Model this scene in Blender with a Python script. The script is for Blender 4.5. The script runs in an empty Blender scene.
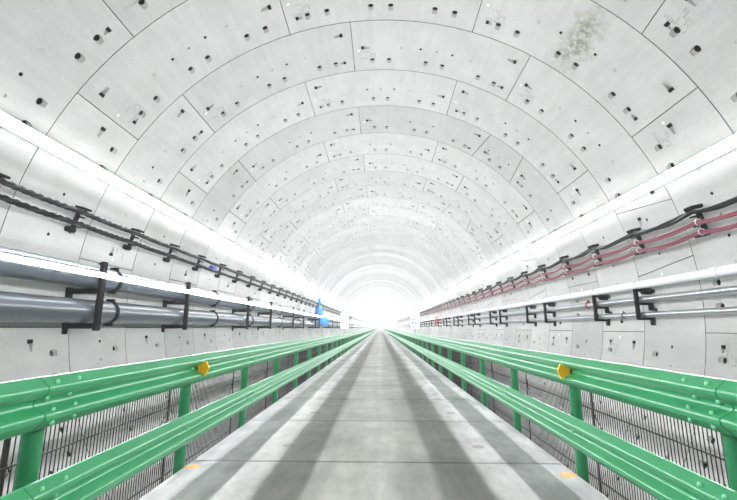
import bpy, bmesh, math, random
from mathutils import Vector, Matrix
from mathutils.geometry import delaunay_2d_cdt

random.seed(7)
scene = bpy.context.scene
col = scene.collection

# ------------------------------------------------------------------ camera
PITCH, YAW, FPX = 0.19313, -0.02874, 398.46
cam_data = bpy.data.cameras.new('camera')
cam_data.sensor_fit = 'HORIZONTAL'
cam_data.sensor_width = 36.0
cam_data.lens = FPX / 737.0 * 36.0
cam_data.clip_end = 2000
cam = bpy.data.objects.new('camera', cam_data)
cam.rotation_euler = (math.pi / 2 + PITCH, 0, -YAW)
col.objects.link(cam)
scene.camera = cam

# ------------------------------------------------------------------ world, air, exposure
LED_UP, LED_LOW = 94.0, 36.0
HAZE = 0.0017
LED_START = -4.0
world = bpy.data.worlds.new('world')
scene.world = world
world.use_nodes = True
wn = world.node_tree
wn.nodes['Background'].inputs[0].default_value = (0.8, 0.85, 0.9, 1)
wn.nodes['Background'].inputs[1].default_value = 0.0
if HAZE > 0:
    vs = wn.nodes.new('ShaderNodeVolumeScatter')
    vs.inputs['Color'].default_value = (0.98, 0.99, 1.0, 1)
    vs.inputs['Density'].default_value = HAZE
    vs.inputs['Anisotropy'].default_value = 0.0
    wn.links.new(vs.outputs[0], wn.nodes['World Output'].inputs['Volume'])
vw = scene.view_settings
vw.view_transform = 'Standard'
vw.look = 'None'
vw.gamma = 1.0
vw.use_curve_mapping = False
vw.exposure = 0.36
scene.cycles.max_bounces = 10
scene.cycles.diffuse_bounces = 8
scene.cycles.glossy_bounces = 4
scene.cycles.volume_bounces = 2
scene.cycles.sample_clamp_indirect = 8.0

# ------------------------------------------------------------------ dimensions (metres)
CX, CZ, R = -0.002, 0.740, 6.999        # tunnel axis and inner radius (eye at the origin)
Y0, RW = 6.8905, 2.0                    # joint of ring 0, ring width
A0, G = -18.80, 360.0 / 28.0            # joint grid: angle of grid line 0, step
KMIN, KMAX, KEND = -2, 33, 190          # rings built of single segments; last ring
YBACK = Y0 + RW * -15
YEND = Y0 + RW * KEND
DECK_Z, DECK_C, DECK_H = -1.463, -0.06, 2.055

# ------------------------------------------------------------------ materials
def srgb(r, g, b):
    f = lambda c: (c / 255) / 12.92 if c / 255 <= 0.04045 else ((c / 255 + 0.055) / 1.055) ** 2.4
    return (f(r), f(g), f(b), 1.0)

def mat(name, color, rough=0.6, metal=0.0, noise=None, bump=0.0, emit=None, coat=0.0, spec=None):
    m = bpy.data.materials.new(name); m.use_nodes = True
    nt = m.node_tree; b = nt.nodes['Principled BSDF']
    b.inputs['Base Color'].default_value = color
    b.inputs['Roughness'].default_value = rough
    b.inputs['Metallic'].default_value = metal
    if spec is not None: b.inputs['Specular IOR Level'].default_value = spec
    if coat: b.inputs['Coat Weight'].default_value = coat; b.inputs['Coat Roughness'].default_value = 0.15
    if emit:
        b.inputs['Emission Color'].default_value = emit[0]
        b.inputs['Emission Strength'].default_value = emit[1]
    if noise:
        sc, amt = noise
        tc = nt.nodes.new('ShaderNodeTexCoord')
        n = nt.nodes.new('ShaderNodeTexNoise'); n.inputs['Scale'].default_value = sc; n.inputs['Detail'].default_value = 5
        nt.links.new(tc.outputs['Object'], n.inputs['Vector'])
        mr = nt.nodes.new('ShaderNodeMapRange')
        mr.inputs['From Min'].default_value = 0.3; mr.inputs['From Max'].default_value = 0.7
        mr.inputs['To Min'].default_value = 1 - amt; mr.inputs['To Max'].default_value = 1 + amt
        nt.links.new(n.outputs['Fac'], mr.inputs['Value'])
        mx = nt.nodes.new('ShaderNodeVectorMath'); mx.operation = 'SCALE'
        mx.inputs[0].default_value = color[:3]
        nt.links.new(mr.outputs[0], mx.inputs['Scale'])
        nt.links.new(mx.outputs[0], b.inputs['Base Color'])
        if bump:
            bp = nt.nodes.new('ShaderNodeBump'); bp.inputs['Strength'].default_value = bump; bp.inputs['Distance'].default_value = 0.02
            nt.links.new(n.outputs['Fac'], bp.inputs['Height']); nt.links.new(bp.outputs[0], b.inputs['Normal'])
    return m

def concrete_mat(name, color, stain=None):
    """Segment concrete: cloudy tone, faint casting streaks along the tunnel, small tint per segment, optional stain."""
    m = bpy.data.materials.new(name); m.use_nodes = True
    nt = m.node_tree; L = nt.links; b = nt.nodes['Principled BSDF']
    b.inputs['Roughness'].default_value = 0.8
    b.inputs['Specular IOR Level'].default_value = 0.12
    b.inputs['Diffuse Roughness'].default_value = 0.9
    tc = nt.nodes.new('ShaderNodeTexCoord'); oi = nt.nodes.new('ShaderNodeObjectInfo')
    add = nt.nodes.new('ShaderNodeVectorMath'); add.operation = 'ADD'
    rs = nt.nodes.new('ShaderNodeVectorMath'); rs.operation = 'SCALE'; rs.inputs[0].default_value = (37, 11, 23)
    L.new(oi.outputs['Random'], rs.inputs['Scale'])
    L.new(tc.outputs['Object'], add.inputs[0]); L.new(rs.outputs[0], add.inputs[1])
    def noise(vec, scale, det=4, rough=0.55):
        n = nt.nodes.new('ShaderNodeTexNoise'); n.inputs['Scale'].default_value = scale
        n.inputs['Detail'].default_value = det; n.inputs['Roughness'].default_value = rough
        L.new(vec, n.inputs['Vector']); return n.outputs['Fac']
    def rng(v, a, b_, c, d):
        r = nt.nodes.new('ShaderNodeMapRange')
        for k, x in zip(('From Min', 'From Max', 'To Min', 'To Max'), (a, b_, c, d)): r.inputs[k].default_value = x
        L.new(v, r.inputs['Value']); return r.outputs[0]
    def mul(a, b_):
        x = nt.nodes.new('ShaderNodeMath'); x.operation = 'MULTIPLY'; L.new(a, x.inputs[0]); L.new(b_, x.inputs[1]); return x.outputs[0]
    mp = nt.nodes.new('ShaderNodeMapping'); mp.inputs['Scale'].default_value = (3.0, 0.35, 3.0)
    L.new(add.outputs[0], mp.inputs['Vector'])
    f = mul(rng(noise(add.outputs[0], 1.3), 0.3, 0.7, 0.93, 1.045), rng(noise(mp.outputs[0], 2.0), 0.35, 0.7, 1.03, 0.95))
    f = mul(f, rng(noise(add.outputs[0], 22, 3), 0.35, 0.75, 1.03, 0.94))
    f = mul(f, rng(oi.outputs['Random'], 0, 1, 0.93, 1.04))
    sep = nt.nodes.new('ShaderNodeSeparateColor'); L.new(oi.outputs['Color'], sep.inputs[0])
    f = mul(f, sep.outputs['Red'])                    # tone of the casting batch of this ring
    sc = nt.nodes.new('ShaderNodeVectorMath'); sc.operation = 'SCALE'; sc.inputs[0].default_value = color[:3]
    L.new(f, sc.inputs['Scale'])
    out = sc.outputs[0]
    if stain:
        (sx, sy), (wx, wy), scol = stain
        sp = nt.nodes.new('ShaderNodeSeparateXYZ'); L.new(tc.outputs['Object'], sp.inputs[0])
        def bump1(v, c, w):
            s = nt.nodes.new('ShaderNodeMath'); s.operation = 'SUBTRACT'; L.new(v, s.inputs[0]); s.inputs[1].default_value = c
            a = nt.nodes.new('ShaderNodeMath'); a.operation = 'ABSOLUTE'; L.new(s.outputs[0], a.inputs[0])
            return rng(a.outputs[0], 0, w, 1, 0)
        # the streak wanders sideways with the noise
        nz = noise(tc.outputs['Object'], 3.0, 4, 0.7)
        off = rng(nz, 0.3, 0.7, -0.22, 0.22)
        ax = nt.nodes.new('ShaderNodeMath'); ax.operation = 'ADD'; L.new(sp.outputs['X'], ax.inputs[0]); L.new(off, ax.inputs[1])
        msk = mul(bump1(ax.outputs[0], sx, wx), bump1(sp.outputs['Y'], sy, wy))
        msk = mul(rng(msk, 0.1, 0.7, 0, 1), rng(noise(tc.outputs['Object'], 7, 5, 0.7), 0.40, 0.58, 0.05, 0.85))
        mxn = nt.nodes.new('ShaderNodeMix'); mxn.data_type = 'RGBA'
        L.new(msk, mxn.inputs['Factor']); L.new(out, mxn.inputs['A']); mxn.inputs['B'].default_value = scol
        out = mxn.outputs['Result']
    L.new(out, b.inputs['Base Color'])
    bp = nt.nodes.new('ShaderNodeBump'); bp.inputs['Strength'].default_value = 0.12; bp.inputs['Distance'].default_value = 0.01
    L.new(noise(add.outputs[0], 9, 5), bp.inputs['Height']); L.new(bp.outputs[0], b.inputs['Normal'])
    return m

def deck_mat(name):
    """Deck concrete: pale clean edges, greyer driven middle with two darker lengthwise bands, blotches."""
    m = bpy.data.materials.new(name); m.use_nodes = True
    nt = m.node_tree; L = nt.links; b = nt.nodes['Principled BSDF']
    b.inputs['Roughness'].default_value = 0.55
    b.inputs['Specular IOR Level'].default_value = 0.4
    geo = nt.nodes.new('ShaderNodeNewGeometry')
    sp = nt.nodes.new('ShaderNodeSeparateXYZ'); L.new(geo.outputs['Position'], sp.inputs[0])
    n1 = nt.nodes.new('ShaderNodeTexNoise'); n1.inputs['Scale'].default_value = 1.1; n1.inputs['Detail'].default_value = 6
    L.new(geo.outputs['Position'], n1.inputs['Vector'])
    mp = nt.nodes.new('ShaderNodeMapping'); mp.inputs['Scale'].default_value = (5, 0.18, 1)
    L.new(geo.outputs['Position'], mp.inputs['Vector'])
    n2 = nt.nodes.new('ShaderNodeTexNoise'); n2.inputs['Scale'].default_value = 1.0; n2.inputs['Detail'].default_value = 4
    L.new(mp.outputs[0], n2.inputs['Vector'])
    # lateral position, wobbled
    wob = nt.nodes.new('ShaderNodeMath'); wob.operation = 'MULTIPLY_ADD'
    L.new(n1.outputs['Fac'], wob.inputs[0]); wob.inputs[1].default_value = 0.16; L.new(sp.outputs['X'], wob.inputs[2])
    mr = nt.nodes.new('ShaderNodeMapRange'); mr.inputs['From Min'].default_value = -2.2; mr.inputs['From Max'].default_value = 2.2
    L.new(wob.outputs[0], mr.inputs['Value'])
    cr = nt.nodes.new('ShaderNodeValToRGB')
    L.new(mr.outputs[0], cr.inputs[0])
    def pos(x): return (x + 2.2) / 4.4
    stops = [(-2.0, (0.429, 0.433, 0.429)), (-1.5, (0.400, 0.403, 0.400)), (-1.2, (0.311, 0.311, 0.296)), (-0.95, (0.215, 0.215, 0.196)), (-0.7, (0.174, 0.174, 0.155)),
             (-0.45, (0.200, 0.200, 0.178)), (-0.15, (0.222, 0.222, 0.200)), (0.08, (0.266, 0.266, 0.244)), (0.3, (0.207, 0.207, 0.185)), (0.6, (0.170, 0.170, 0.152)),  # lighter stop near the centre: a bright reflection painted along the deck
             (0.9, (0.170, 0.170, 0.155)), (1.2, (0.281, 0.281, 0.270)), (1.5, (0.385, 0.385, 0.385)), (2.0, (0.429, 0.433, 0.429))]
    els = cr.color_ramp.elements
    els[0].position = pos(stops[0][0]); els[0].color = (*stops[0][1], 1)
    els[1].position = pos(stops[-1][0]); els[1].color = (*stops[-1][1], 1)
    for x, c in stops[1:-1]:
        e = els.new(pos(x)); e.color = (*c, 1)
    f1 = nt.nodes.new('ShaderNodeMapRange'); f1.inputs['From Min'].default_value = 0.3; f1.inputs['From Max'].default_value = 0.7
    f1.inputs['To Min'].default_value = 0.70; f1.inputs['To Max'].default_value = 1.18; L.new(n1.outputs['Fac'], f1.inputs['Value'])
    f2 = nt.nodes.new('ShaderNodeMapRange'); f2.inputs['From Min'].default_value = 0.3; f2.inputs['From Max'].default_value = 0.7
    f2.inputs['To Min'].default_value = 0.86; f2.inputs['To Max'].default_value = 1.10; L.new(n2.outputs['Fac'], f2.inputs['Value'])
    mm = nt.nodes.new('ShaderNodeMath'); mm.operation = 'MULTIPLY'; L.new(f1.outputs[0], mm.inputs[0]); L.new(f2.outputs[0], mm.inputs[1])
    n4 = nt.nodes.new('ShaderNodeTexNoise'); n4.inputs['Scale'].default_value = 4.5; n4.inputs['Detail'].default_value = 8; n4.inputs['Roughness'].default_value = 0.7
    mp4 = nt.nodes.new('ShaderNodeMapping'); mp4.inputs['Scale'].default_value = (1, 0.45, 1)
    L.new(geo.outputs['Position'], mp4.inputs['Vector']); L.new(mp4.outputs[0], n4.inputs['Vector'])
    f4 = nt.nodes.new('ShaderNodeMapRange'); f4.inputs['From Min'].default_value = 0.38; f4.inputs['From Max'].default_value = 0.62
    f4.inputs['To Min'].default_value = 0.78; f4.inputs['To Max'].default_value = 1.08; L.new(n4.outputs['Fac'], f4.inputs['Value'])
    m4 = nt.nodes.new('ShaderNodeMath'); m4.operation = 'MULTIPLY'; L.new(mm.outputs[0], m4.inputs[0]); L.new(f4.outputs[0], m4.inputs[1])
    # oil spots
    vo = nt.nodes.new('ShaderNodeTexVoronoi'); vo.inputs['Scale'].default_value = 0.9; vo.inputs['Randomness'].default_value = 1.0
    L.new(geo.outputs['Position'], vo.inputs['Vector'])
    f5 = nt.nodes.new('ShaderNodeMapRange'); f5.inputs['From Min'].default_value = 0.04; f5.inputs['From Max'].default_value = 0.16
    f5.inputs['To Min'].default_value = 0.72; f5.inputs['To Max'].default_value = 1.0; L.new(vo.outputs['Distance'], f5.inputs['Value'])
    m5 = nt.nodes.new('ShaderNodeMath'); m5.operation = 'MULTIPLY'; L.new(m4.outputs[0], m5.inputs[0]); L.new(f5.outputs[0], m5.inputs[1])
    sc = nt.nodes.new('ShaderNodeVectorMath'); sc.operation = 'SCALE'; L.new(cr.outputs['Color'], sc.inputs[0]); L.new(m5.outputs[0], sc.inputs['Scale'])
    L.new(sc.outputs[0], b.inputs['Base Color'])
    bp = nt.nodes.new('ShaderNodeBump'); bp.inputs['Strength'].default_value = 0.15; bp.inputs['Distance'].default_value = 0.01
    n3 = nt.nodes.new('ShaderNodeTexNoise'); n3.inputs['Scale'].default_value = 30; L.new(geo.outputs['Position'], n3.inputs['Vector'])
    L.new(n3.outputs['Fac'], bp.inputs['Height']); L.new(bp.outputs[0], b.inputs['Normal'])
    return m

M = {}
CONC = (0.55, 0.553, 0.541, 1)
M['conc'] = concrete_mat('segment_concrete', CONC)
M['conc_stain'] = concrete_mat('segment_concrete_stained', CONC, ((-0.02, 0.95), (0.50, 1.5), (0.24, 0.235, 0.16, 1)))
M['conc_dark'] = mat('joint_grout', (0.10, 0.10, 0.10, 1), 0.9)
M['hole'] = mat('bolt_pocket_shade', (0.035, 0.035, 0.035, 1), 0.8, 0.0)  # dark bolt steel, with the shade of the pockets put into the colour
M['plug'] = mat('mortar_plug', (0.45, 0.46, 0.44, 1), 0.85)
M['stencil'] = mat('stencil_paint', (0.30, 0.31, 0.30, 1), 0.8)
M['white'] = mat('white_paint', (0.9, 0.9, 0.9, 1), 0.5)
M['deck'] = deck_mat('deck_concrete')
M['culvert'] = mat('culvert_concrete', (0.16, 0.155, 0.145, 1), 0.85, noise=(1.5, 0.12))
M['green'] = mat('green_enamel', srgb(42, 136, 86), 0.3, 0.0, noise=(2.5, 0.06), coat=0.25)
M['green_post'] = mat('green_post_enamel', srgb(32, 116, 72), 0.35)
M['bolt'] = mat('green_bolt', srgb(96, 178, 128), 0.35, 0.2)
M['yellow'] = mat('yellow_reflector', srgb(250, 185, 20), 0.35)
M['orange'] = mat('orange_paint', srgb(240, 170, 95), 0.7, noise=(25, 0.2))
M['black'] = mat('black_steel', (0.005, 0.005, 0.006, 1), 0.7, 0.0, noise=(6, 0.2), spec=0.1)
M['rubber'] = mat('black_rubber', (0.018, 0.018, 0.02, 1), 0.5)
M['greypipe'] = mat('grey_pipe_paint', srgb(78, 85, 92), 0.32, 0.0, noise=(1.5, 0.05), coat=0.3)
M['whitepipe'] = mat('white_pipe_paint', (0.82, 0.83, 0.86, 1), 0.3)
M['galv'] = mat('galvanised_steel', (0.42, 0.44, 0.46, 1), 0.30, 0.85, noise=(4, 0.08))
M['red'] = mat('red_cable', srgb(128, 62, 80), 0.5)
M['blackcable'] = mat('black_cable', (0.009, 0.010, 0.010, 1), 0.6, spec=0.12)
M['greycable'] = mat('dark_grey_cable', (0.028, 0.034, 0.031, 1), 0.6, spec=0.15)
M['tie'] = mat('white_cable_tie', (0.85, 0.85, 0.85, 1), 0.4)
M['wire'] = mat('dark_wire', (0.03, 0.027, 0.026, 1), 0.6, 0.3)
M['alu'] = mat('white_aluminium', (0.85, 0.85, 0.86, 1), 0.4)
M['led'] = mat('led_diffuser', (0.9, 0.9, 0.9, 1), 0.5, emit=((0.97, 0.98, 1.0, 1), LED_UP))
M['led_low'] = mat('led_diffuser_low', (0.9, 0.9, 0.9, 1), 0.5, emit=((0.95, 0.97, 1.0, 1), LED_LOW))
M['blue'] = mat('blue_enamel', srgb(40, 130, 220), 0.4)
M['redpaint'] = mat('red_enamel', srgb(205, 40, 45), 0.4)
M['redclamp'] = mat('red_oxide_clamp', srgb(165, 60, 45), 0.5)
M['tagblue'] = mat('blue_tape', srgb(90, 95, 190), 0.5)
M['signblue'] = mat('sign_print_blue', srgb(60, 80, 190), 0.5)
M['signred'] = mat('sign_print_red', srgb(205, 60, 60), 0.5)
M['signink'] = mat('sign_print_dark', srgb(60, 60, 70), 0.5)
M['lampgreen'] = mat('green_tag', srgb(60, 190, 150), 0.5)

# ------------------------------------------------------------------ mesh helpers
class MB:
    def __init__(self): self.v, self.f, self.m = [], [], []
    def add(self, vs, fs, mi=0):
        o = len(self.v); self.v += [tuple(x) for x in vs]
        for f in fs: self.f.append([o + i for i in f]); self.m.append(mi)
        return self
    def box(self, x0, x1, y0, y1, z0, z1, mi=0, bev=0.0):
        if bev <= 0:
            vs = [(x, y, z) for x in (x0, x1) for y in (y0, y1) for z in (z0, z1)]
            return self.add(vs, [(0, 1, 3, 2), (4, 6, 7, 5), (0, 4, 5, 1), (2, 3, 7, 6), (0, 2, 6, 4), (1, 5, 7, 3)], mi)
        bm = bmesh.new()
        bmesh.ops.create_cube(bm, size=1.0)
        for v in bm.verts:
            v.co = Vector(((x0 + x1) / 2 + v.co.x * (x1 - x0), (y0 + y1) / 2 + v.co.y * (y1 - y0), (z0 + z1) / 2 + v.co.z * (z1 - z0)))
        bmesh.ops.bevel(bm, geom=list(bm.edges), offset=bev, segments=1, affect='EDGES')
        bm.verts.index_update()
        self.add([v.co[:] for v in bm.verts], [[v.index for v in f.verts] for f in bm.faces], mi); bm.free()
        return self
    def sweep(self, path, prof, mi=0, caps=True, closed=True, up=None):
        """prof: list of (a, b) offsets across the path; frame from a fixed up vector"""
        path = [Vector(p) for p in path]; n = len(path); k = len(prof); vs = []
        for i, p in enumerate(path):
            t = (path[min(i + 1, n - 1)] - path[max(i - 1, 0)]).normalized()
            u = Vector(up) if up else (Vector((0, 0, 1)) if abs(t.z) < 0.9 else Vector((1, 0, 0)))
            s = t.cross(u).normalized(); w = s.cross(t).normalized()
            for a, b in prof: vs.append(p + s * a + w * b)
        fs = []
        kk = k if closed else k - 1
        for i in range(n - 1):
            for j in range(kk):
                a, b = i * k + j, i * k + (j + 1) % k
                fs.append((a, b, b + k, a + k))
        if caps and closed:
            fs.append(list(range(k))[::-1]); fs.append([(n - 1) * k + j for j in range(k)])
        return self.add(vs, fs, mi)
    def tube(self, path, r, seg=8, mi=0, caps=True):
        return self.sweep(path, [(r * math.cos(2 * math.pi * j / seg), r * math.sin(2 * math.pi * j / seg)) for j in range(seg)], mi, caps)
    def torus(self, c, axis, R_, r, a0=0, a1=2 * math.pi, n=24, seg=6, mi=0, ref=None):
        c = Vector(c); ax = Vector(axis).normalized()
        e1 = Vector(ref) if ref else (Vector((0, 0, 1)) if abs(ax.z) < 0.9 else Vector((1, 0, 0)))
        e1 = (e1 - ax * e1.dot(ax)).normalized(); e2 = ax.cross(e1)
        full = abs(a1 - a0 - 2 * math.pi) < 1e-6; vs = []; m = n if full else n + 1
        for i in range(m):
            a = a0 + (a1 - a0) * i / n; d = e1 * math.cos(a) + e2 * math.sin(a)
            for j in range(seg):
                b = 2 * math.pi * j / seg
                vs.append(c + d * (R_ + r * math.cos(b)) + ax * (r * math.sin(b)))
        fs = []
        for i in range(n):
            for j in range(seg):
                i2 = (i + 1) % m
                fs.append((i * seg + j, i * seg + (j + 1) % seg, i2 * seg + (j + 1) % seg, i2 * seg + j))
        if not full: fs += [list(range(seg))[::-1], [(m - 1) * seg + j for j in range(seg)]]
        return self.add(vs, fs, mi)
    def mesh(self, name, mats, smooth=None):
        me = bpy.data.meshes.new(name)
        me.from_pydata(self.v, [], self.f)
        for mm in (mats if isinstance(mats, (list, tuple)) else [mats]): me.materials.append(mm)
        me.polygons.foreach_set('material_index', self.m)
        bm = bmesh.new(); bm.from_mesh(me)
        bmesh.ops.recalc_face_normals(bm, faces=bm.faces); bm.to_mesh(me); bm.free()
        if smooth is not None:
            me.polygons.foreach_set('use_smooth', [True] * len(me.polygons))
            me.set_sharp_from_angle(angle=math.radians(smooth))
        me.update()
        return me
    def build(self, name, mats, parent=None, smooth=None, loc=None):
        return link(name, self.mesh(name, mats, smooth), parent, loc)

def link(name, me, parent=None, loc=None, rot=None):
    o = bpy.data.objects.new(name, me); col.objects.link(o)
    if parent: o.parent = parent
    if loc is not None: o.location = loc
    if rot is not None: o.rotation_euler = rot
    return o
def tag(o, label=None, cat=None, group=None, kind=None):
    if label: o['label'] = label
    if cat: o['category'] = cat
    if group: o['group'] = group
    if kind: o['kind'] = kind
    return o
def empty(name, loc=(0, 0, 0)):
    o = bpy.data.objects.new(name, None); o.empty_display_size = 0.2; col.objects.link(o); o.location = loc
    return o
ORD = ['first', 'second', 'third', 'fourth', 'fifth', 'sixth', 'seventh', 'eighth', 'ninth', 'tenth', 'eleventh', 'twelfth', 'thirteenth', 'fourteenth', 'fifteenth', 'sixteenth', 'seventeenth', 'eighteenth']

def wallpt(th, r):
    t = math.radians(th)
    return CX + r * math.sin(t), CZ + r * math.cos(t)

# ------------------------------------------------------------------ tunnel lining: segments with bolt pockets
def circle(cx, cy, r, n):
    return [(cx + r * math.cos(2 * math.pi * (j + 0.5) / n), cy + r * math.sin(2 * math.pi * (j + 0.5) / n)) for j in range(n)]

def inpoly(x, y, poly):
    c = False; j = len(poly) - 1
    for i in range(len(poly)):
        xi, yi = poly[i]; xj, yj = poly[j]
        if (yi > y) != (yj > y) and x < (xj - xi) * (y - yi) / (yj - yi) + xi: c = not c
        j = i
    return c

THK = 0.20
def segment_mesh(name, ul, ur, groups, lcfg, rcfg, plain=False, mid=True):
    """ul, ur: (angle at near edge, at far edge) of both ends, relative to the segment's middle, degrees.
    groups: middles of bolt groups.  lcfg / rcfg: v positions of end-joint pockets."""
    D = math.pi / 180 * R; gap = 0.008
    regs = []      # (poly, depth function, material)
    def P(u): return u * D
    for g in groups:
        for s in (-2.0, 2.0):
            x, y = P(g + s), 1.545
            r = 0.078
            head = circle(x, y, r, 10)
            tail = [(x - 0.076, y + 0.015), (x + 0.076, y + 0.015), (x + 0.050, y + 0.128), (x - 0.050, y + 0.128)]
            regs.append((tail, (lambda X, Y, y=y: max(0.02, 0.085 * (1 - (Y - y) / 0.16))), 0))
            regs.append((head, (lambda X, Y: 0.15), 1))
    def endpocket(xj, v, sg):
        x = xj + sg * 0.24
        big = abs(v - 1.56) > 0.1
        w, l, t = (0.072, 0.075, 0.17) if big else (0.058, 0.07, 0.10)
        head = [(x, v - w), (x + sg * l, v - w * 0.9), (x + sg * l, v + w * 0.9), (x, v + w)]
        tail = [(x + sg * l, v - w * 0.9), (x + sg * (l + t), v - w * 0.6), (x + sg * (l + t), v + w * 0.6), (x + sg * l, v + w * 0.9)]
        regs.append((head, (lambda X, Y: 0.11), 1))
        regs.append((tail, (lambda X, Y, x=x, sg=sg, l=l, t=t: max(0.015, 0.085 * (1 - (sg * (X - x) - l) / t))), 0))
    for v in lcfg: endpocket(P(ul[0] + (ul[1] - ul[0]) * v / RW), v, 1)
    for v in rcfg: endpocket(P(ur[0] + (ur[1] - ur[0]) * v / RW), v, -1)
    if mid and groups:
        gm = groups[len(groups) // 2]
        for s, r, dep, mi in ((-3.65, 0.036, 0.10, 1), (0, 0.034, 0.03, 2), (3.65, 0.036, 0.10, 1)):
            regs.append((circle(P(gm + s), 1.0, r, 8), (lambda X, Y, d=dep: d), mi))
        if len(groups) > 1:
            for s in (-8.1, 8.1): regs.append((circle(P(gm + s), 1.0, 0.05, 10), (lambda X, Y: 0.008), 2))
    # 2D layout
    E0 = [(P(ul[0]) + gap, gap), (P(ur[0]) - gap, gap)]
    E1 = [(P(ul[1]) + gap, RW - gap), (P(ur[1]) - gap, RW - gap)]
    ncol = max(2, round((ur[0] - ul[0]) / 2.4))
    vs, es = [], []
    near, far = [], []
    for i in range(ncol + 1):
        t = i / ncol
        near.append(len(vs)); vs.append((E0[0][0] * (1 - t) + E0[1][0] * t, gap))
        far.append(len(vs)); vs.append((E1[0][0] * (1 - t) + E1[1][0] * t, RW - gap))
    for i in range(ncol + 1): es.append((near[i], far[i]))
    for i in range(ncol): es += [(near[i], near[i + 1]), (far[i], far[i + 1])]
    for poly, _, _ in regs:
        o = len(vs); vs += poly; n = len(poly)
        es += [(o + j, o + (j + 1) % n) for j in range(n)]
    V, E, F, _, _, _ = delaunay_2d_cdt([Vector(p) for p in vs], es, [], 0, 1e-5)
    freg = []
    for f in F:
        cx = sum(V[i].x for i in f) / len(f); cy = sum(V[i].y for i in f) / len(f)
        k = 0
        for q, (poly, _, _) in enumerate(regs):
            if inpoly(cx, cy, poly): k = q + 1       # later regions lie over earlier ones
        freg.append(k)
    mb = MB(); idx = {}
    def vert(i, k):
        key = (i, k)
        if key not in idx:
            x, y = V[i].x, V[i].y
            d = regs[k - 1][1](x, y) if k else 0.0
            a = x / R
            idx[key] = len(mb.v); mb.v.append(((R + d) * math.sin(a), y, (R + d) * math.cos(a)))
        return idx[key]
    edge = {}
    for f, k in zip(F, freg):
        mb.f.append([vert(i, k) for i in f]); mb.m.append(regs[k - 1][2] if k else 0)
        for a, b in zip(f, f[1:] + f[:1]):
            edge.setdefault((min(a, b), max(a, b)), []).append(k)
    for (a, b), ks in edge.items():
        if len(ks) == 2 and ks[0] != ks[1]:
            k1, k2 = ks
            m_ = max((regs[k - 1][2] if k else 0) for k in ks)
            mb.f.append([vert(a, k1), vert(b, k1), vert(b, k2), vert(a, k2)]); mb.m.append(m_)
        elif len(ks) == 1:      # outer skirt into the joint
            o = len(mb.v)
            for i in (a, b):
                x, y = V[i].x, V[i].y; an = x / R
                mb.v.append(((R + THK) * math.sin(an), y, (R + THK) * math.cos(an)))
            mb.f.append([vert(a, ks[0]), vert(b, ks[0]), o + 1, o]); mb.m.append(3)
    me = mb.mesh(name, [M['conc'], M['hole'], M['plug'], M['conc_dark']], 30)
    return me

W = 3 * G; H = W / 2
TAPER = 0.95                    # half of the key's change of width, degrees
two, one = (0.44, 1.56), (1.0,)
SEG = {}
SEG['odd'] = segment_mesh('segment_odd', (-H, -H), (H, H), (-G, 0, G), one, two)
SEG['even'] = segment_mesh('segment_even', (-H, -H), (H, H), (-G, 0, G), two, one)
SEG['even_wide'] = segment_mesh('segment_even_two', (-H, -H), (H, H), (-G, 0, G), two, two)
SEG['even_one'] = segment_mesh('segment_even_one', (-H, -H), (H, H), (-G, 0, G), one, one)
SEG['keyleft'] = segment_mesh('segment_left_of_key', (-H, -H), (H + TAPER, H - TAPER), (-G, 0, G), one, two)
SEG['keyright'] = segment_mesh('segment_right_of_key', (-H - TAPER, -H + TAPER), (H, H), (-G, 0, G), (1.0, 1.56), two)
SEG['key'] = segment_mesh('key_segment', (-G / 2 + TAPER, -G / 2 - TAPER), (G / 2 - TAPER, G / 2 + TAPER), (0,), (1.25,), ())

lining = empty('wall_tunnel', (CX, 0, CZ))
tag(lining, 'pale precast concrete tunnel lining of curved segments in rings', kind='structure')

def ring_layout(k):
    """(first grid line, number of groups, mesh key) of the pieces of ring k"""
    if k % 2 == 0:
        return [(-9, 3, 'even'), (-6, 3, 'even'), (-3, 3, 'even'), (0, 3, 'even'), (3, 3, 'even_wide'), (6, 3, 'even_one'), (9, 3, 'even')]
    if k % 4 == 3:
        return [(-11, 3, 'odd'), (-8, 3, 'odd'), (-5, 3, 'odd'), (-2, 3, 'odd'), (1, 3, 'keyleft'), (4, 1, 'key'), (5, 3, 'keyright'), (8, 3, 'odd'), (11, 3, 'odd')]
    return [(-8, 3, 'odd'), (-5, 3, 'odd'), (-2, 3, 'odd'), (1, 3, 'odd'), (4, 3, 'keyleft'), (7, 1, 'key'), (8, 3, 'keyright'), (11, 3, 'odd')]

# stencilled marking: rows of illegible small marks on the curved face
def stencil_mesh(name, seed):
    rnd = random.Random(seed); mb = MB()
    def cell(u0, u1, v0, v1):
        pts = []
        for u, v in ((u0, v0), (u1, v0), (u1, v1), (u0, v1)):
            a = u / R; rr = R - 0.0015
            pts.append((rr * math.sin(a), v, rr * math.cos(a)))
        mb.add(pts, [(0, 1, 2, 3)])
    rows = [(0.30, 9, 0.055, 0.0), (0.20, 4, 0.07, 0.20), (0.11, 3, 0.07, 0.26), (0.02, 3, 0.06, 0.12)]
    for v0, n, w, st in rows:
        for c in range(n):
            if rnd.random() < 0.12: continue
            x = st + c * w
            for a in range(3):
                for b in range(5):
                    if a == 1 and b in (1, 3) and rnd.random() < 0.85: continue
                    if rnd.random() < 0.35: continue
                    cw, ch = w * 0.24, 0.0145
                    cell(x + a * cw, x + (a + 0.9) * cw, v0 + b * ch, v0 + (b + 0.9) * ch)
    return mb.mesh(name, M['stencil'])
STEN = [stencil_mesh('stencil_marking', s) for s in (1, 2, 3)]
mb = MB()
pl = []
for j in range(10):
    a = 2 * math.pi * j / 10; u, v = 0.038 * math.cos(a), 0.03 * math.sin(a)
    for rr in (R - 0.006, R + 0.02): pl.append((rr * math.sin(u / R), v, rr * math.cos(u / R)))
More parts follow.
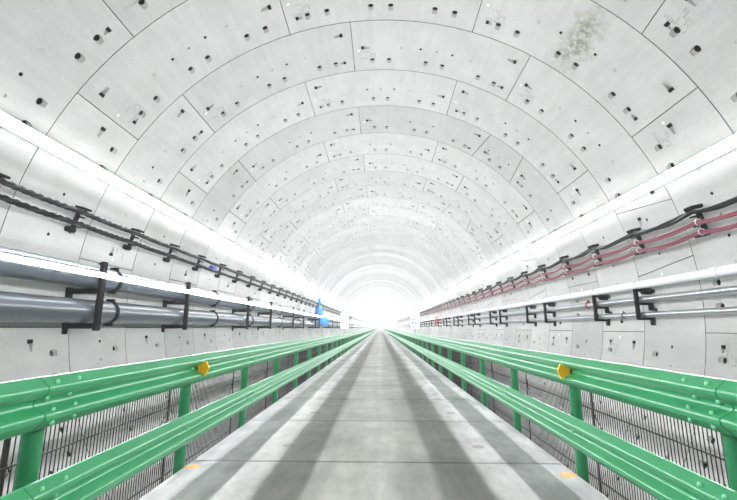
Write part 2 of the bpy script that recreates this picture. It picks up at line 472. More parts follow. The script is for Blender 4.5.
mb.add(pl, [[2 * j for j in range(10)]] + [(2 * j, 2 * ((j + 1) % 10), 2 * ((j + 1) % 10) + 1, 2 * j + 1) for j in range(10)])
PLUG = mb.mesh('white_plug', M['white'])

nseg = 0
rt = random.Random(21)
for k in range(KMIN, KMAX + 1):
    tone = 1.0 if k < 3 else rt.uniform(0.88, 1.10)
    for m0, n, key in ring_layout(k):
        mid = A0 + G * (m0 + n / 2)
        o = link('concrete_segment' if key != 'key' else 'key_segment', SEG[key], lining, (0, Y0 + RW * k, 0), (0, math.radians(mid), 0))
        nseg += 1; o.color = (tone, tone, tone, 1)
        if k == 0 and m0 == 3:
            o.data = SEG[key].copy(); o.data.materials[0] = M['conc_stain']
            tag(o, 'segment with a brown green water stain')
        if -1 <= k <= 7 and key != 'key':
            left = -H * math.pi / 180 * R
            st = link('stencil_marking', STEN[(k + m0) % 3], o, (0, 0, 0))
            st.rotation_euler = (0, math.radians(-H + 1.6), 0); st.location = (0, 1.12, 0)
            wp = link('white_plug', PLUG, o, (0, 1.10 if k % 2 else 1.08, 0), (0, math.radians(-H + 1.3), 0))

# hidden or far remainder of the lining: joined rings (invert, rings behind the eye, rings beyond the built ones)
def lining_rest():
    mb = MB()
    def patch(k, m0, n):
        gap = 0.010; steps = max(2, int(n * 4)); D = 180 / math.pi / R * gap
        a0, a1 = A0 + G * m0 + D, A0 + G * (m0 + n) - D
        ys = (Y0 + RW * k + gap, Y0 + RW * (k + 1) - gap); vs = []
        for i in range(steps + 1):
            a = math.radians(a0 + (a1 - a0) * i / steps)
            for y in ys: vs.append((R * math.sin(a), y, R * math.cos(a)))
        mb.add(vs, [(2 * i, 2 * i + 1, 2 * i + 3, 2 * i + 2) for i in range(steps)])
        rim = [2 * i for i in range(steps + 1)] + [2 * i + 1 for i in range(steps, -1, -1)]
        vo = [(x * (R + 0.06) / R, y, z * (R + 0.06) / R) for x, y, z in vs]
        o = len(mb.v); mb.v += vo; b = o - len(vs)
        for p_, q_ in zip(rim, rim[1:] + rim[:1]): mb.f.append([b + p_, b + q_, o + q_, o + p_]); mb.m.append(1)
    for k in range(-15, KEND):
        if KMIN <= k <= KMAX:
            lay = ring_layout(k); s = lay[-1][0] + lay[-1][1]; e = lay[0][0] + 28
            patch(k, s, e - s)
        else:
            lay = ring_layout(k)
            for m0, n, _ in lay: patch(k, m0, n)
            s = lay[-1][0] + lay[-1][1]; e = lay[0][0] + 28
            patch(k, s, e - s)
    return mb
o = lining_rest().build('far_lining_rings', [M['conc'], M['conc_dark']], lining, 30)
tag(o, kind='stuff')
# grout shell behind the joints
mb = MB(); n = 56; vs = []
for y in (YBACK - 0.1, YEND + 0.1):
    for i in range(n):
        a = 2 * math.pi * i / n; rr = (R + THK + 0.01) / math.cos(math.pi / n)
        vs.append((rr * math.sin(a), y, rr * math.cos(a)))
mb.add(vs, [(i, (i + 1) % n, n + (i + 1) % n, n + i) for i in range(n)])
mb.build('grout_layer', M['conc_dark'], lining, 30)

# ends of the built stretch
for nm, y in (('wall_far', YEND), ('wall_behind', YBACK)):
    mb = MB(); vs = []
    for yy in (y, y + (0.3 if y > 0 else -0.3)):
        vs += [(CX + (R + 0.1) * math.sin(2 * math.pi * i / n), yy, CZ + (R + 0.1) * math.cos(2 * math.pi * i / n)) for i in range(n)]
    mb.add(vs, [list(range(n)), list(range(n, 2 * n))] + [(i, (i + 1) % n, n + (i + 1) % n, n + i) for i in range(n)])
    tag(mb.build(nm, M['conc']), 'pale concrete end of the visible tunnel', kind='structure')

# ------------------------------------------------------------------ road deck on the box culvert
X0, X1 = DECK_C - DECK_H, DECK_C + DECK_H
floor = empty('floor', (DECK_C, 0, DECK_Z))
tag(floor, 'grey concrete road deck of precast slabs', kind='structure')
JY = 4.80                              # a deck joint
SLAB_T = 0.28
mb = MB(); g = 0.014
mb.box(X0 - DECK_C, X1 - DECK_C, g, RW - g, -SLAB_T, 0, bev=0.008)
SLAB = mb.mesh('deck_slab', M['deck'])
nfirst, nlast = -4, 60
for i in range(nfirst, nlast):
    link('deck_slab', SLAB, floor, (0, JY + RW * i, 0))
mb = MB()
for i in list(range(-14, nfirst)) + list(range(nlast, KEND + 1)):
    mb.box(X0 - DECK_C, X1 - DECK_C, JY + RW * i + g, JY + RW * (i + 1) - g, -SLAB_T, 0)
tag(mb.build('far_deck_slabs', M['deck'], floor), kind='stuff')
mb = MB(); mb.box(X0 - DECK_C + 0.05, X1 - DECK_C - 0.05, 0.0, 2 * g, -SLAB_T, -0.012); STRIPJ = mb.mesh('joint_filler', M['conc_dark'])
for i in range(nfirst, nlast): link('joint_filler', STRIPJ, floor, (0, JY + RW * i - g, 0))
mb = MB()
for s in (-1, 1):
    mb.box(s * (DECK_H - 0.05) - 0.14 + (-s * 0.16), s * (DECK_H - 0.05) + 0.14 + (-s * 0.16), YBACK, YEND, -4.2, -SLAB_T)
mb.build('culvert_side', M['culvert'], floor)
mb = MB(); mb.box(-4.45, 4.45, YBACK, YEND, -4.75, -4.2)
tag(mb.build('floor_lower', M['culvert'], None, loc=(0, 0, DECK_Z + 0.25)), 'dark concrete backfill floor beside the culvert', kind='structure')
# lifting points cast into the slabs: shallow round scars, two rows
mb = MB(); nn = 12
vs = [(0.075 * math.cos(2 * math.pi * j / nn), 0.075 * math.sin(2 * math.pi * j / nn), 0.0015) for j in range(nn)] + \
     [(0.085 * math.cos(2 * math.pi * j / nn), 0.085 * math.sin(2 * math.pi * j / nn), -0.001) for j in range(nn)]
mb.add(vs, [list(range(nn))] + [(j, (j + 1) % nn, nn + (j + 1) % nn, nn + j) for j in range(nn)])
SCAR = mb.mesh('lifting_point', mat('mortar_patch', (0.19, 0.19, 0.175, 1), 0.8, noise=(20, 0.3)))
for i in range(-1, 14):
    for x in (-1.16, 1.22):
        link('lifting_point', SCAR, floor, (x - DECK_C, JY + RW * i + 0.62, 0))

# orange dabs of paint on the deck edge
def dab(loc, seed, label):
    rnd = random.Random(seed); nn = 14; vs = []
    for z, s in ((0.004, 0.85), (0.0, 1.0)):
        rr = random.Random(seed)
        for j in range(nn):
            a = 2 * math.pi * j / nn; q = s * (0.75 + 0.5 * rr.random())
            vs.append((0.085 * q * math.cos(a), 0.06 * q * math.sin(a), z))
    mb = MB(); mb.add(vs, [list(range(nn))] + [(j, (j + 1) % nn, nn + (j + 1) % nn, nn + j) for j in range(nn)])
    tag(mb.build('paint_dab', M['orange'], loc=loc), label, 'paint mark', 'orange paint marks on the deck edge')
dab((-2.03, 4.60, DECK_Z), 3, 'pale orange paint dab on the left edge of the deck')
dab((1.90, 4.46, DECK_Z), 5, 'pale orange paint dab on the right edge of the deck')

# ------------------------------------------------------------------ guardrails
PROF = [(0.155, 0.012), (0.148, 0.026), (0.135, 0.034), (0.105, 0.074), (0.092, 0.083), (0.066, 0.083), (0.054, 0.074), (0.024, 0.010), (0.010, 0.0),
        (-0.010, 0.0), (-0.024, 0.010), (-0.054, 0.074), (-0.066, 0.083), (-0.092, 0.083), (-0.105, 0.074), (-0.135, 0.034), (-0.148, 0.026), (-0.155, 0.012)]
def beam_mesh(name, side, length):
    """W profile; side -1: rail on the left (faces +x)"""
    t = 0.006; front = [(d, z) for z, d in PROF]; back = [(d - t, z) for z, d in PROF][::-1]
    loop = front + back; nn = len(loop); vs = []
    for y in (0, length):
        for d, z in loop: vs.append((-side * d, y, z))
    fs = [(j, (j + 1) % nn, nn + (j + 1) % nn, nn + j) for j in range(nn)]
    k = len(PROF)
    for b in (0, nn):
        for j in range(k - 1): fs.append((b + j, b + j + 1, b + nn - 2 - j, b + nn - 1 - j))
    return MB().add(vs, fs).mesh(name, M['green'], 40)
mb = MB(); vs = []                         # domed bolt head, axis +x
for r_, h in ((0.019, 0), (0.018, 0.005), (0.013, 0.010), (0.005, 0.0125)):
    vs += [(h, r_ * math.cos(2 * math.pi * j / 8), r_ * math.sin(2 * math.pi * j / 8)) for j in range(8)]
mb.add(vs, [(8 * i + j, 8 * i + (j + 1) % 8, 8 * (i + 1) + (j + 1) % 8, 8 * (i + 1) + j) for i in range(3) for j in range(8)] + [list(range(24, 32))])
BOLT = mb.mesh('bolt', M['bolt'], 50)

RAIL_TOP, RAIL_LOW = -0.445, -1.055
POST_Y0, SEAM_Y0 = 2.62, 2.47
YOBJ = 102.0
for side, xb in ((-1, -2.07), (1, 2.00)):
    word = 'left' if side < 0 else 'right'
    gr = empty('guardrail', (xb, 0, DECK_Z))
    tag(gr, 'green double corrugated steel guardrail along the %s edge of the deck' % word, 'guardrail', 'green guardrails')
    xp = -side * 0.0
    beam = beam_mesh('rail_beam', side, 4.0)
    lap = beam_mesh('rail_lap', side, 0.32)
    # post
    mb = MB(); ph = 1.30
    mb.tube([(0, 0, -0.42), (0, 0, ph - 0.10)], 0.057, 16)
    post = mb.mesh('post', M['green_post'], 40)
    mb = MB(); mb.box(-0.10 + (-side) * 0.05, 0.10 + (-side) * 0.05, -0.10, 0.10, -0.40, -0.06, bev=0.008); foot = mb.mesh('post_bracket', M['green_post'])
    mb = MB(); mb.box(-0.045, 0.045, -0.05, 0.05, -0.10, 0.10, bev=0.006); block = mb.mesh('spacer_block', M['green_post'])
    px = side * 0.115                       # post centre behind the beam
    top_z = RAIL_TOP - DECK_Z; low_z = RAIL_LOW - DECK_Z
    y = POST_Y0 - 4.0
    while y < YOBJ:
        p_ = link('post', post, gr, (px, y, -0.1))
        if y < 30:
            for z in (top_z, low_z): link('spacer_block', block, p_, (-side * 0.062, 0, z + 0.1))
        link('post_bracket', foot, p_, (0, 0, 0))
        y += 2.0
    y = SEAM_Y0 - 8.0
    while y < YOBJ:
        for z in (top_z, low_z):
            b_ = link('rail_beam', beam, gr, (0, y, z))
            if -2 < y < 32:
                link('rail_lap', lap, b_, (-side * 0.005, -0.02, 0))
                for dy in (0.055, 0.235):
                    for dz, dx in ((0.118, 0.058), (0.02, 0.008), (-0.045, 0.056), (-0.118, 0.058)):
                        bo = link('bolt', BOLT, b_, (-side * (dx + 0.006), dy, dz), (0, math.pi if side > 0 else 0, 0))
                for dy in (2.02,):
                    bo = link('bolt', BOLT, b_, (-side * 0.002, dy, 0), (0, math.pi if side > 0 else 0, 0))
        y += 4.0
    mb = MB()
    tmp = MB()
    for z in (top_z, low_z):
        for (z0_, d0) in [(0, 0)]:
            loop = [(-side * d, zz + z) for zz, d in PROF[::2] + [PROF[-1]]]
            vs = [(x, yy, zz) for yy in (y, YEND) for x, zz in loop]; nn = len(loop)
            mb.add(vs, [(j, j + 1, nn + j + 1, nn + j) for j in range(nn - 1)])
    yy = YOBJ
    while yy < YEND - 1:
        mb.box(px - 0.05, px + 0.05, yy - 0.05, yy + 0.05, -0.4, 1.15); yy += 2.0
    tag(mb.build('far_guardrail', M['green'], gr, 40), kind='stuff')
    # yellow reflector on the top beam
    rf = empty('reflector', (xb - side * 0.02, 5.03, RAIL_TOP)); rf.parent = gr; rf.location = (-side * 0.02, 4.60 if side < 0 else 4.40, top_z)
    mb = MB(); s = -side
    hexa = [(0.0, 0.066), (0.092, 0.074), (0.128, 0.0), (0.092, -0.074), (0.0, -0.066)]
    vs = [(s * a, -0.012, b) for a, b in hexa] + [(s * a, 0.012, b) for a, b in hexa]
    mb.add(vs, [(0, 1, 2, 3, 4), (9, 8, 7, 6, 5)] + [(j, (j + 1) % 5, 5 + (j + 1) % 5, 5 + j) for j in range(5)])
    mb.build('reflector_plate', M['yellow'], rf)
    mb = MB(); mb.box(-0.03, 0.03, -0.03, 0.03, -0.03, 0.03, bev=0.005); mb.build('reflector_base', M['black'], rf, loc=(-s * 0.01, 0.03, 0))

# ------------------------------------------------------------------ wire mesh behind the rails
MESH_TOP, MESH_BOT = -0.62, -2.0
def wires(mb, y0, y1, step, r):
    y = y0
    while y < y1 - 1e-6:
        mb.add([(-r, y - r, MESH_BOT), (r, y - r, MESH_BOT), (0, y + r, MESH_BOT), (-r, y - r, MESH_TOP), (r, y - r, MESH_TOP), (0, y + r, MESH_TOP)],
               [(0, 1, 4, 3), (1, 2, 5, 4), (2, 0, 3, 5)])
        y += step
    z = MESH_TOP - 0.01
    while z > MESH_BOT:
        mb.box(-r * 1.3 + 0.004, r * 1.3 + 0.004, y0, y1, z - r * 1.3, z + r * 1.3); z -= 0.235
for side, xm in ((-1, -2.36), (1, 2.29)):
    word = 'left' if side < 0 else 'right'
    fe = empty('wire_mesh_fence', (xm, 0, DECK_Z)); fe.location = (xm, 0, 0)
    tag(fe, 'dark welded wire mesh fence behind the %s green guardrail' % word, 'wire fence', 'wire mesh fences')
    mb = MB(); wires(mb, 0.0, 2.0, 0.04, 0.004); PAN = mb.mesh('mesh_panel', M['wire'])
    mb = MB()
    mb.box(-0.007, 0.007, -0.009, 0.009, MESH_BOT, MESH_TOP + 0.02)
    STK = mb.mesh('mesh_stake', M['wire'])
    mb = MB()      # bent tie rod from the stake back to the deck
    mb.tube([(0, 0.0, -0.80), (side * 0.05, 0.12, -0.93), (side * 0.02, -0.10, -1.06), (0, -0.16, -1.07)], 0.007, 6)
    TIE = mb.mesh('tie_rod', M['wire'], 50)
    for i in range(-2, 22):
        y = 1.66 + 2.0 * i
        pn = link('mesh_panel', PAN, fe, (0, y, 0)); tag(pn, kind='stuff')
        link('mesh_stake', STK, fe, (side * 0.02, y + 1.0, 0))
        if i < 8: link('tie_rod', TIE, fe, (side * 0.03, y + 1.0, 0))
    mb = MB(); y = 1.66 + 2.0 * 22
    wires(mb, y, 110, 0.1, 0.008)
    tag(mb.build('far_mesh', M['wire'], fe), kind='stuff')

# ------------------------------------------------------------------ LED strip lights
def led(th, r, label, w, mkey):
    cx, cz = wallpt(th, r); t = math.radians(th)
    to = math.radians(th - math.copysign(4.0, th))    # tilted a little downwards
    n_ = Vector((-math.sin(to), 0, -math.cos(to)))    # into the tunnel
    e = Vector((math.cos(to), 0, -math.sin(to)))
    root = empty('led_strip_light', (cx, 0, cz)); tag(root, label, 'strip light', 'led strip lights')
    def sw(loop, name, m_, y0, y1, step):
        mb = MB(); ys = []; y = y0
        while y < y1: ys.append(y); y += step
        ys.append(y1); nn = len(loop)
        vs = [tuple(e * a + n_ * b + Vector((0, yy, 0))) for yy in ys for a, b in loop]
        fs = [(i * nn + j, i * nn + (j + 1) % nn, (i + 1) * nn + (j + 1) % nn, (i + 1) * nn + j) for i in range(len(ys) - 1) for j in range(nn)]
        fs += [list(range(nn)), list(range((len(ys) - 1) * nn, len(ys) * nn))]
        mb.add(vs, fs); return mb.build(name, m_, root, 50)
    dome = [(w, 0.003), (w * 0.97, 0.008), (w * 0.85, 0.014), (-w * 0.85, 0.014), (-w * 0.97, 0.008), (-w, 0.003)]
    sw(dome, 'diffuser', M[mkey], LED_START, YEND - 1, 2.0)
    sw([(-w * 1.05, 0.0), (w * 1.05, 0.0), (w * 0.8, -0.03), (-w * 0.8, -0.03)], 'housing', M['alu'], LED_START, YEND - 1, 20.0)
    mb = MB(); q = Vector((0, 0, 0))
    c = [q + e * a + n_ * b + Vector((0, d, 0)) for a in (-0.02, 0.02) for d in (-0.02, 0.02) for b in (-0.03, r - R)]
    mb.add([tuple(v) for v in c], [(0, 1, 3, 2), (4, 6, 7, 5), (0, 4, 5, 1), (2, 3, 7, 6), (0, 2, 6, 4), (1, 5, 7, 3)])
    clip = mb.mesh('wall_clip', M['alu']); y = Y0 - 2 * RW + 0.5
    while y < 40: link('wall_clip', clip, root, (0, y, 0)); y += RW
    return root
led(-66.8, 6.94, 'bright white led strip light high on the left wall above the black cables', 0.10, 'led')
led(68.15, 6.94, 'bright white led strip light high on the right wall above the red cables', 0.10, 'led')

# ------------------------------------------------------------------ left wall: two large grey pipes, frames, low LED strip
PX, PR = -6.56, 0.262
PZ = (1.13, 0.365)
LB = [2.8, 8.75, 12.8, 18.9, 22.9, 28.9, 32.9, 38.9, 41.4, 48.9, 52.9, 58.9, 62.9, 68.9, 72.9, 78.9, 82.9, 88.9, 92.9]
seams = [-8.5, -2.5, 3.5, 9.5, 15.5, 19.9, 25.9, 31.9, 37.9, 43.9, 49.9, 55.9, 61.9, 67.9, 73.9, 79.9]
pipe_roots = []
for z, wd in zip(PZ, ('upper', 'lower')):
    root = empty('water_pipe', (PX, 0, z))
    tag(root, '%s of the two large grey pipes along the left wall' % wd, 'pipe', 'large grey pipes')
    pipe_roots.append(root)
    for a, b in zip(seams[:-1], seams[1:]):
        MB().tube([(0, a + 0.006, 0), (0, b - 0.006, 0)], PR, 32).build('pipe_section', M['greypipe'], root, 40)
        yw = a + 2.0
        while yw < b - 0.5 and a < 30:      # weld beads
            MB().torus((0, yw, 0), (0, 1, 0), PR, 0.004, n=32, seg=4).build('weld_bead', M['greypipe'], root, 60); yw += 2.0
    tag(MB().tube([(0, seams[-1], 0), (0, YEND - 1, 0)], PR, 16).build('far_pipe', M['greypipe'], root, 40), kind='stuff')
    for s_ in seams[1:-1]:
        c = MB(); prof = [(PR - 0.01, -0.05), (PR + 0.022, -0.05), (PR + 0.022, 0.05), (PR - 0.01, 0.05)]
        vs = []; nn = 32
        for i in range(nn):
            a = 2 * math.pi * i / nn
            for r_, y_ in prof: vs.append((r_ * math.cos(a), y_, r_ * math.sin(a)))
        c.add(vs, [(4 * i + j, 4 * i + (j + 1) % 4, 4 * ((i + 1) % nn) + (j + 1) % 4, 4 * ((i + 1) % nn) + j) for i in range(nn) for j in range(4)])
        cp = c.build('pipe_coupling', M['black'], root, 40, loc=(0, s_, 0))
        if s_ < 40:
            for sg in (-1, 1):
                MB().box(-0.03, 0.15, -0.045, 0.045, sg * (PR + 0.02) - 0.035, sg * (PR + 0.02) + 0.035, bev=0.008).build('bolt_lug', M['black'], cp)
for i, y in enumerate(LB):
    if i == 0: lab, grp = 'black steel pipe stand nearest the viewer beside the left pipes', 'stands holding the left pipes'
    elif i < 9: lab = '%s black steel stand in view holding the two large grey left pipes' % ORD[i - 1]
    else: lab = 'distant black steel stand holding the two large grey left pipes'
    root = empty('pipe_stand', (PX, y, -0.06)); tag(root, lab, 'pipe stand', 'stands holding the left pipes')
    z0 = 0.06
    MB().box(0.275, 0.365, -0.07, 0.07, 0.0, 1.53, bev=0.008).build('upright', M['black'], root)
    for z in PZ:
        MB().box(-0.36, 0.28, -0.06, 0.06, z - PR - 0.12 + z0, z - PR + z0, bev=0.006).build('arm', M['black'], root)
        zz = z - PR + z0
        MB().box(-0.44, -0.36, -0.07, 0.07, zz - 0.24, zz + 0.02, bev=0.006).build('wall_plate', M['black'], root)
    MB().box(0.20, 0.28, -0.03, 0.03, 1.465, 1.51, bev=0.004).build('top_hook', M['black'], root)

ledl = empty('led_strip_light', (-6.13, 0, 1.14))
tag(ledl, 'slim white led strip light running in front of the upper grey left pipe', 'strip light', 'led strip lights')
def strip(root, loop, name, m_, step):
    mb = MB(); ys = []; y = LED_START
    while y < YEND - 1: ys.append(y); y += step
    ys.append(YEND - 1); nn = len(loop)
    vs = [(a, yy, b) for yy in ys for a, b in loop]
    fs = [(i * nn + j, i * nn + (j + 1) % nn, (i + 1) * nn + (j + 1) % nn, (i + 1) * nn + j) for i in range(len(ys) - 1) for j in range(nn)]
    mb.add(vs, fs); return mb.build(name, m_, root, 50)
w = 0.05
strip(ledl, [(0.0 + w * 0.8 * math.sin(a), w * math.cos(a)) for a in [math.pi * j / 8 for j in range(9)]], 'diffuser', M['led_low'], 2.0)
strip(ledl, [(-0.002, w * 0.8), (-0.002, -w * 0.8), (-0.052, -w * 0.6), (-0.052, w * 0.6)], 'housing', M['alu'], 20.0)

# ------------------------------------------------------------------ left wall: black cable bundles on hooks
def cable_strand(y0, y1, x, z, r, sag, brk, seg=6, ph=0.0, tw=0.0, period=0.35, step=0.2):
    path = []; y = y0
    while y <= y1:
        t = ((y - brk) / 2.0) % 1.0
        s = sag * 4 * t * (1 - t)
        a = ph + 2 * math.pi * y / period
        path.append((x + tw * math.cos(a), y, z - s + tw * math.sin(a)))
        y += step if y < 40 else step * 5
    return MB().tube(path, r, seg)
LBR0 = 8.28
def xz(th, r): return wallpt(th, r)
CAB_L = []
for th, wd, rr in ((-74.95, 'upper', 6.74), (-77.15, 'lower', 6.74)):
    x, z = xz(th, rr)
    root = empty('cable_bundle', (x, 0, z)); tag(root, '%s of the two black cable bundles on the left wall' % wd, 'cable', 'black cables on the left wall')
    for q in range(3):
        cable_strand(-6, 150, 0, 0, 0.031, 0.02, LBR0, 6, q * 2 * math.pi / 3, 0.033, 0.6, 0.1).build('cable', M['blackcable'] if q else M['greycable'], root, 60)
    CAB_L.append((x, z))
n = 0; y = LBR0 - 4.0
MESHES = {}
def bracket_meshes(side):
    sx = side        # wall lies towards side
    out = {}
    out['back_plate'] = MB().box(-0.03, 0.03, -0.05, 0.05, -0.30, 0.30, bev=0.006).mesh('back_plate', M['black'])
    return out
xl, zl = xz(-76.0, 6.86)
dirn = Vector((math.cos(math.radians(-76.0)), 0, -math.sin(math.radians(-76.0))))
def left_hook():
    mb = MB(); mb.box(-0.025, 0.025, -0.05, 0.05, -0.36, 0.24, bev=0.006); a = mb.mesh('upright', M['black'])
    mb = MB(); mb.box(-0.05, 0.20, -0.11, 0.11, 0.185, 0.235, bev=0.01); b = mb.mesh('top_cap', M['black'])
    mb = MB(); mb.box(0.0, 0.17, -0.04, 0.04, -0.03, 0.0, bev=0.005); c = mb.mesh('cable_shelf', M['black'])
    mb = MB(); mb.box(0.0, 0.16, -0.04, 0.04, -0.11, -0.08, bev=0.005); c2 = mb.mesh('cable_shelf', M['black'])
    mb = MB(); mb.tube([(-0.14, 0, -0.30), (0.05, 0, -0.30)], 0.065, 12); d = mb.mesh('wall_anchor', M['black'], 40)
    return a, b, c, c2, d
a_, b_, c_, c2_, d_ = left_hook()
i = 0
while y < 96:
    lab = ('%s black cable hook from the left edge of the photo on the left wall' % ORD[i - 1]) if 1 <= i < 19 else \
          ('black cable hook on the left wall before the picture edge' if i < 1 else 'distant black cable hook on the left wall')
    root = empty('cable_hook', (xl, y, zl)); root.rotation_euler = (0, math.radians(14.0), 0)
    tag(root, lab, 'cable hook', 'cable hooks on the left wall')
    for nm, me in (('upright', a_), ('top_cap', b_), ('wall_anchor', d_)): link(nm, me, root)
    if i < 12: link('cable_shelf', c_, root, (0, 0, 0.03)); link('cable_shelf', c2_, root, (0, 0, -0.12))
    y += 2.0; i += 1
mb = MB(); mb.tube([(0, -0.16, 0.0), (0, 0.16, 0.0)], 0.095, 10)
o = mb.build('cable_tag', M['tagblue'], None, 40, loc=(CAB_L[1][0] + 0.01, 15.3, CAB_L[1][1] + 0.06))
tag(o, 'blue purple tape wrapped round the black cables on the left wall', 'tape')

# ------------------------------------------------------------------ right wall: one black and two red cable runs on hooks
RBR0 = 8.22
for th, wd, mk, cnt, sag in ((75.9, 'black cable bundle sagging above the red cables on the right wall', ('blackcable', 'greycable', 'greycable'), 3, 0.07),
                             (78.0, 'upper of the two red cable runs on the right wall', ('red', 'red'), 2, 0.07),
                             (79.75, 'lower of the two red cable runs on the right wall', ('red', 'red'), 2, 0.08)):
    x, z = xz(th, 6.72)
    root = empty('cable_bundle', (x, 0, z)); tag(root, wd, 'cable', 'cables on the right wall')
    for q in range(cnt):
        if cnt == 3:
            m_ = cable_strand(-6, 150, 0.0, 0.04 * (q - 1), 0.026, sag + 0.008 * q, RBR0, 6, q * 2.1, 0.012, 1.3 + 0.3 * q, 0.2)
        else:
            m_ = cable_strand(-6, 150, -0.03 + 0.012 * q, -0.027 + 0.054 * q, 0.028, sag + 0.006 * q, RBR0, 8, q * 2.1, 0.006, 2.3, 0.2)
        m_.build('cable', M[mk[q]], root, 60)
    if cnt == 2:
        yy = RBR0
        for j in range(8):
            MB().torus((-0.024, yy - 0.10 + 2 * j, -0.004), (0, 1, 0), 0.068, 0.009, n=16, seg=5).build('cable_tie', M['tie'], root, 60)
xr, zr = xz(77.6, 6.86)
mb = MB(); mb.box(-0.03, 0.03, -0.055, 0.055, -0.34, 0.26, bev=0.006); a_ = mb.mesh('upright', M['black'])
mb = MB(); mb.box(-0.19, 0.06, -0.12, 0.12, 0.24, 0.32, bev=0.014); b_ = mb.mesh('top_cap', M['black'])
mb = MB(); mb.box(-0.19, 0.0, -0.045, 0.045, -0.03, 0.0, bev=0.005); c_ = mb.mesh('cable_shelf', M['black'])
mb = MB(); mb.box(-0.20, 0.0, -0.10, 0.10, -0.05, 0.0, bev=0.012); d_ = mb.mesh('bottom_shelf', M['black'])
y = RBR0 - 2.0; i = 0
while y < 96:
    lab = ('%s black cable hook from the right edge of the photo on the right wall' % ORD[i - 1]) if 1 <= i < 19 else \
          ('black cable hook on the right wall before the picture edge' if i < 1 else 'distant black cable hook on the right wall')
    root = empty('cable_hook', (xr, y, zr)); root.rotation_euler = (0, math.radians(-12.4), 0)
    tag(root, lab, 'cable hook', 'cable hooks on the right wall')
    link('upright', a_, root); link('top_cap', b_, root)
    if i < 13: link('cable_shelf', c_, root, (0, 0, 0.11)); link('cable_shelf', c_, root, (0, 0, -0.10))
    link('bottom_shelf', d_, root, (0, 0, -0.30))
    y += 2.0; i += 1
mb = MB(); mb.box(-0.05, 0.05, -0.06, 0.06, -0.08, 0.08, bev=0.015)
tag(mb.build('green_tag', M['lampgreen'], loc=(xr - 0.10, RBR0 + 8.1, zr + 0.16)), 'small green tag on a cable hook of the right wall', 'tag')

# ------------------------------------------------------------------ right wall: pipes on E-shaped racks
RB = [6.4, 10.5, 12.53, 16.3, 18.3, 22.4, 24.4, 28.4, 30.4, 34.4, 36.4, 40.4, 42.4, 46.4, 48.4, 52.4, 54.4, 58.4, 60.4, 64.4, 66.4, 70.4, 72.4, 78.4, 84.4, 90.4]
RP = [(6.66, 1.085, 0.098, 'whitepipe', 'white painted top pipe on the racks of the right wall'),
      (6.72, 0.715, 0.076, 'galv', 'silver galvanised middle pipe on the racks of the right wall'),
      (6.72, 0.330, 0.066, 'galv', 'silver galvanised bottom pipe on the racks of the right wall')]
for x, z, r_, mk, lab in RP:
    root = empty('pipe', (x, 0, z)); tag(root, lab, 'pipe', 'pipes on the right wall')
    edges = [-10 + 6 * j - (1.4 if mk == 'galv' else 0.0) for j in range(0, 20)]
    for a, b in zip(edges[:-1], edges[1:]):
        MB().tube([(0, a + 0.004, 0), (0, b - 0.004, 0)], r_, 20).build('pipe_section', M[mk], root, 40)
    tag(MB().tube([(0, edges[-1], 0), (0, YEND - 1, 0)], r_, 10).build('far_pipe', M[mk], root, 40), kind='stuff')
    for b in edges[1:-1]:
        if b < 60: MB().tube([(0, b - 0.07, 0), (0, b + 0.07, 0)], r_ + 0.012, 20).build('pipe_coupling', M[mk], root, 40)
for i, y in enumerate(RB):
    lab = ('%s black steel rack in view carrying the pipes of the right wall' % ORD[i - 1]) if 1 <= i < 19 else \
          ('black steel pipe rack on the right wall before the picture edge' if i < 1 else 'distant black steel rack carrying the pipes of the right wall')
    root = empty('pipe_rack', (6.72, y, 0.21)); tag(root, lab, 'pipe rack', 'racks on the right wall')
    b0 = -0.21
    MB().box(-0.165, -0.085, -0.045, 0.045, 0.0, 0.985 + b0, bev=0.006).build('upright', M['black'], root)
    for q, zt in enumerate((0.985, 0.639, 0.264)):
        MB().box(-0.165, 0.25, -0.04, 0.04, zt - 0.065 + b0, zt + b0, bev=0.005).build('arm', M['black'], root)
        if q == 0: MB().tube([(0.04, 0, zt - 0.06 + b0), (0.26, 0, zt - 0.06 + b0)], 0.085, 12).build('wall_anchor', M['black'], root, 40)
        else: MB().box(0.18, 0.262, -0.055, 0.055, zt - 0.20 + b0, zt + b0, bev=0.006).build('wall_plate', M['black'], root)
    if i < 12:
        for (x, z, r_, mk, _) in RP:
            MB().torus((x - 6.72, 0, z - 0.21), (0, 1, 0), r_ + 0.006, 0.008, a0=-math.pi * 0.55, a1=math.pi * 0.55, n=14, seg=5, ref=(0, 0, 1)).build('u_bolt', M['galv'], root, 60)
c = MB().torus((0, 0, 0), (0, 1, 0), 0.085, 0.022, n=20, seg=6).box(-0.04, 0.04, -0.02, 0.02, 0.09, 0.16)
tag(c.build('pipe_clamp', M['redclamp'], None, 50, loc=(6.72, 13.15, 0.715)), 'rusty red clamp round the middle pipe on the right wall', 'clamp')
c = MB().torus((0, 0, 0), (0, 1, 0), 0.075, 0.012, n=20, seg=6).tube([(0, 0, 0.075), (0, 0.06, 0.14)], 0.01)
tag(c.build('pipe_clamp', M['black'], None, 50, loc=(6.72, 11.3, 0.330)), 'black clamp round the bottom pipe on the right wall', 'clamp')

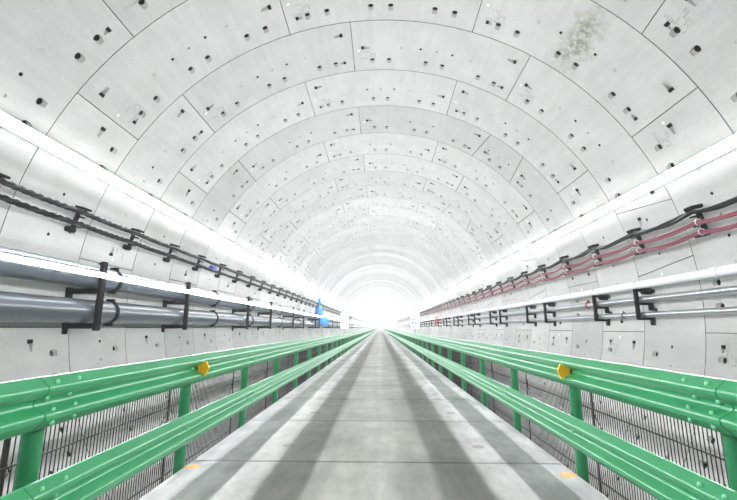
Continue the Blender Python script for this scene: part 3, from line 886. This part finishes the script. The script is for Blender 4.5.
# ------------------------------------------------------------------ far things: blue valve, red valve, two sign boards
v = empty('gate_valve', (-6.56, 43.0, PZ[0])); tag(v, 'big blue gate valve with a tall stem on the left pipes far down the tunnel', 'valve')
mb = MB(); vs = []
for z_, w_, d_ in ((0.40, 0.46, 0.40), (0.80, 0.46, 0.40), (1.10, 0.30, 0.28), (1.25, 0.16, 0.16)):
    vs += [(w_ * math.cos(2 * math.pi * j / 16), d_ * math.sin(2 * math.pi * j / 16), z_) for j in range(16)]
mb.add(vs, [(16 * i + j, 16 * i + (j + 1) % 16, 16 * (i + 1) + (j + 1) % 16, 16 * (i + 1) + j) for i in range(3) for j in range(16)] + [list(range(16)), list(range(48, 64))])
mb.build('bonnet', M['blue'], v, 40)
MB().tube([(0, 0, 1.2), (0, 0, 2.0)], 0.13, 10).build('stem', M['blue'], v, 40)
MB().torus((0, 0, 1.5), (0, 0, 1), 0.26, 0.05, n=24, seg=6).box(-0.26, 0.26, -0.04, 0.04, 1.46, 1.54).build('handwheel', M['blue'], v, 40)
MB().tube([(0, 0, -0.1), (0, 0, 0.42)], 0.40, 16).build('neck', M['blue'], v, 40)
MB().tube([(0.62, -0.45, -0.42), (0.62, 0.45, -0.42)], 0.42, 18).build('valve_body', M['blue'], v, 40)
for yy in (-0.5, 0.5): MB().tube([(0.62, yy - 0.05, -0.42), (0.62, yy + 0.05, -0.42)], 0.47, 18).build('flange', M['blue'], v, 40)
MB().box(0.0, 0.5, -0.3, 0.3, -0.5, 0.1, bev=0.03).build('side_branch', M['blue'], v)
v = empty('gate_valve', (6.72, 47.0, 0.715)); tag(v, 'small red valve on the right wall pipes far down the tunnel', 'valve')
MB().tube([(0, -0.3, 0), (0, 0.3, 0)], 0.17, 16).build('valve_body', M['redpaint'], v, 40)
MB().tube([(-0.1, 0, -0.3), (-0.1, 0, 0.5)], 0.15, 12).build('bonnet', M['redpaint'], v, 40)
MB().torus((-0.1, 0, 0.5), (0, 0, 1), 0.24, 0.05, n=20, seg=6).build('handwheel', M['redpaint'], v, 40)

def sign(x, y, w, zb, zt, label, printed):
    root = empty('sign_board', (x, y, DECK_Z)); tag(root, label, 'sign', 'white sign boards behind the guardrails')
    MB().box(-w / 2, w / 2, -0.02, 0.02, zb - DECK_Z, zt - DECK_Z, bev=0.006).build('board', M['white'], root)
    MB().tube([(0, 0.05, -0.4), (0, 0.05, zt - DECK_Z - 0.1)], 0.035, 10).build('post', M['galv'], root, 40)
    if printed:
        rnd = random.Random(4)
        for zz, mk, n_ in ((0.86, 'signink', 4), (0.58, 'signred', 2), (0.34, 'signblue', 2), (0.16, 'signblue', 3)):
            mb = MB(); H_ = zt - zb
            for j in range(n_):
                x0 = -w * 0.40 + j * (w * 0.8 / n_); x1 = x0 + w * 0.8 / n_ * (0.62 if n_ > 2 else 0.45)
                z0 = zb - DECK_Z + zz * H_ - 0.05; z1 = z0 + (0.08 if n_ > 2 else 0.13)
                mb.add([(x0, -0.0225, z0), (x1, -0.0225, z0), (x1, -0.0225, z1), (x0, -0.0225, z1)], [(0, 1, 2, 3)])
            mb.build('sign_print', M[mk], root)
    else:
        mb = MB(); mb.add([(0.12, -0.0225, zb - DECK_Z + 0.12), (0.15, -0.0225, zb - DECK_Z + 0.12), (0.15, -0.0225, zb - DECK_Z + 0.2), (0.12, -0.0225, zb - DECK_Z + 0.2)], [(0, 1, 2, 3)])
        mb.build('sign_print', M['signink'], root)
sign(-2.72, 31.0, 0.62, -0.06, 1.15, 'plain white sign board behind the left guardrail far down the tunnel', False)
sign(2.66, 31.0, 0.68, -0.05, 1.16, 'white sign board with dark red and blue print behind the right guardrail', True)
print('segments', nseg)
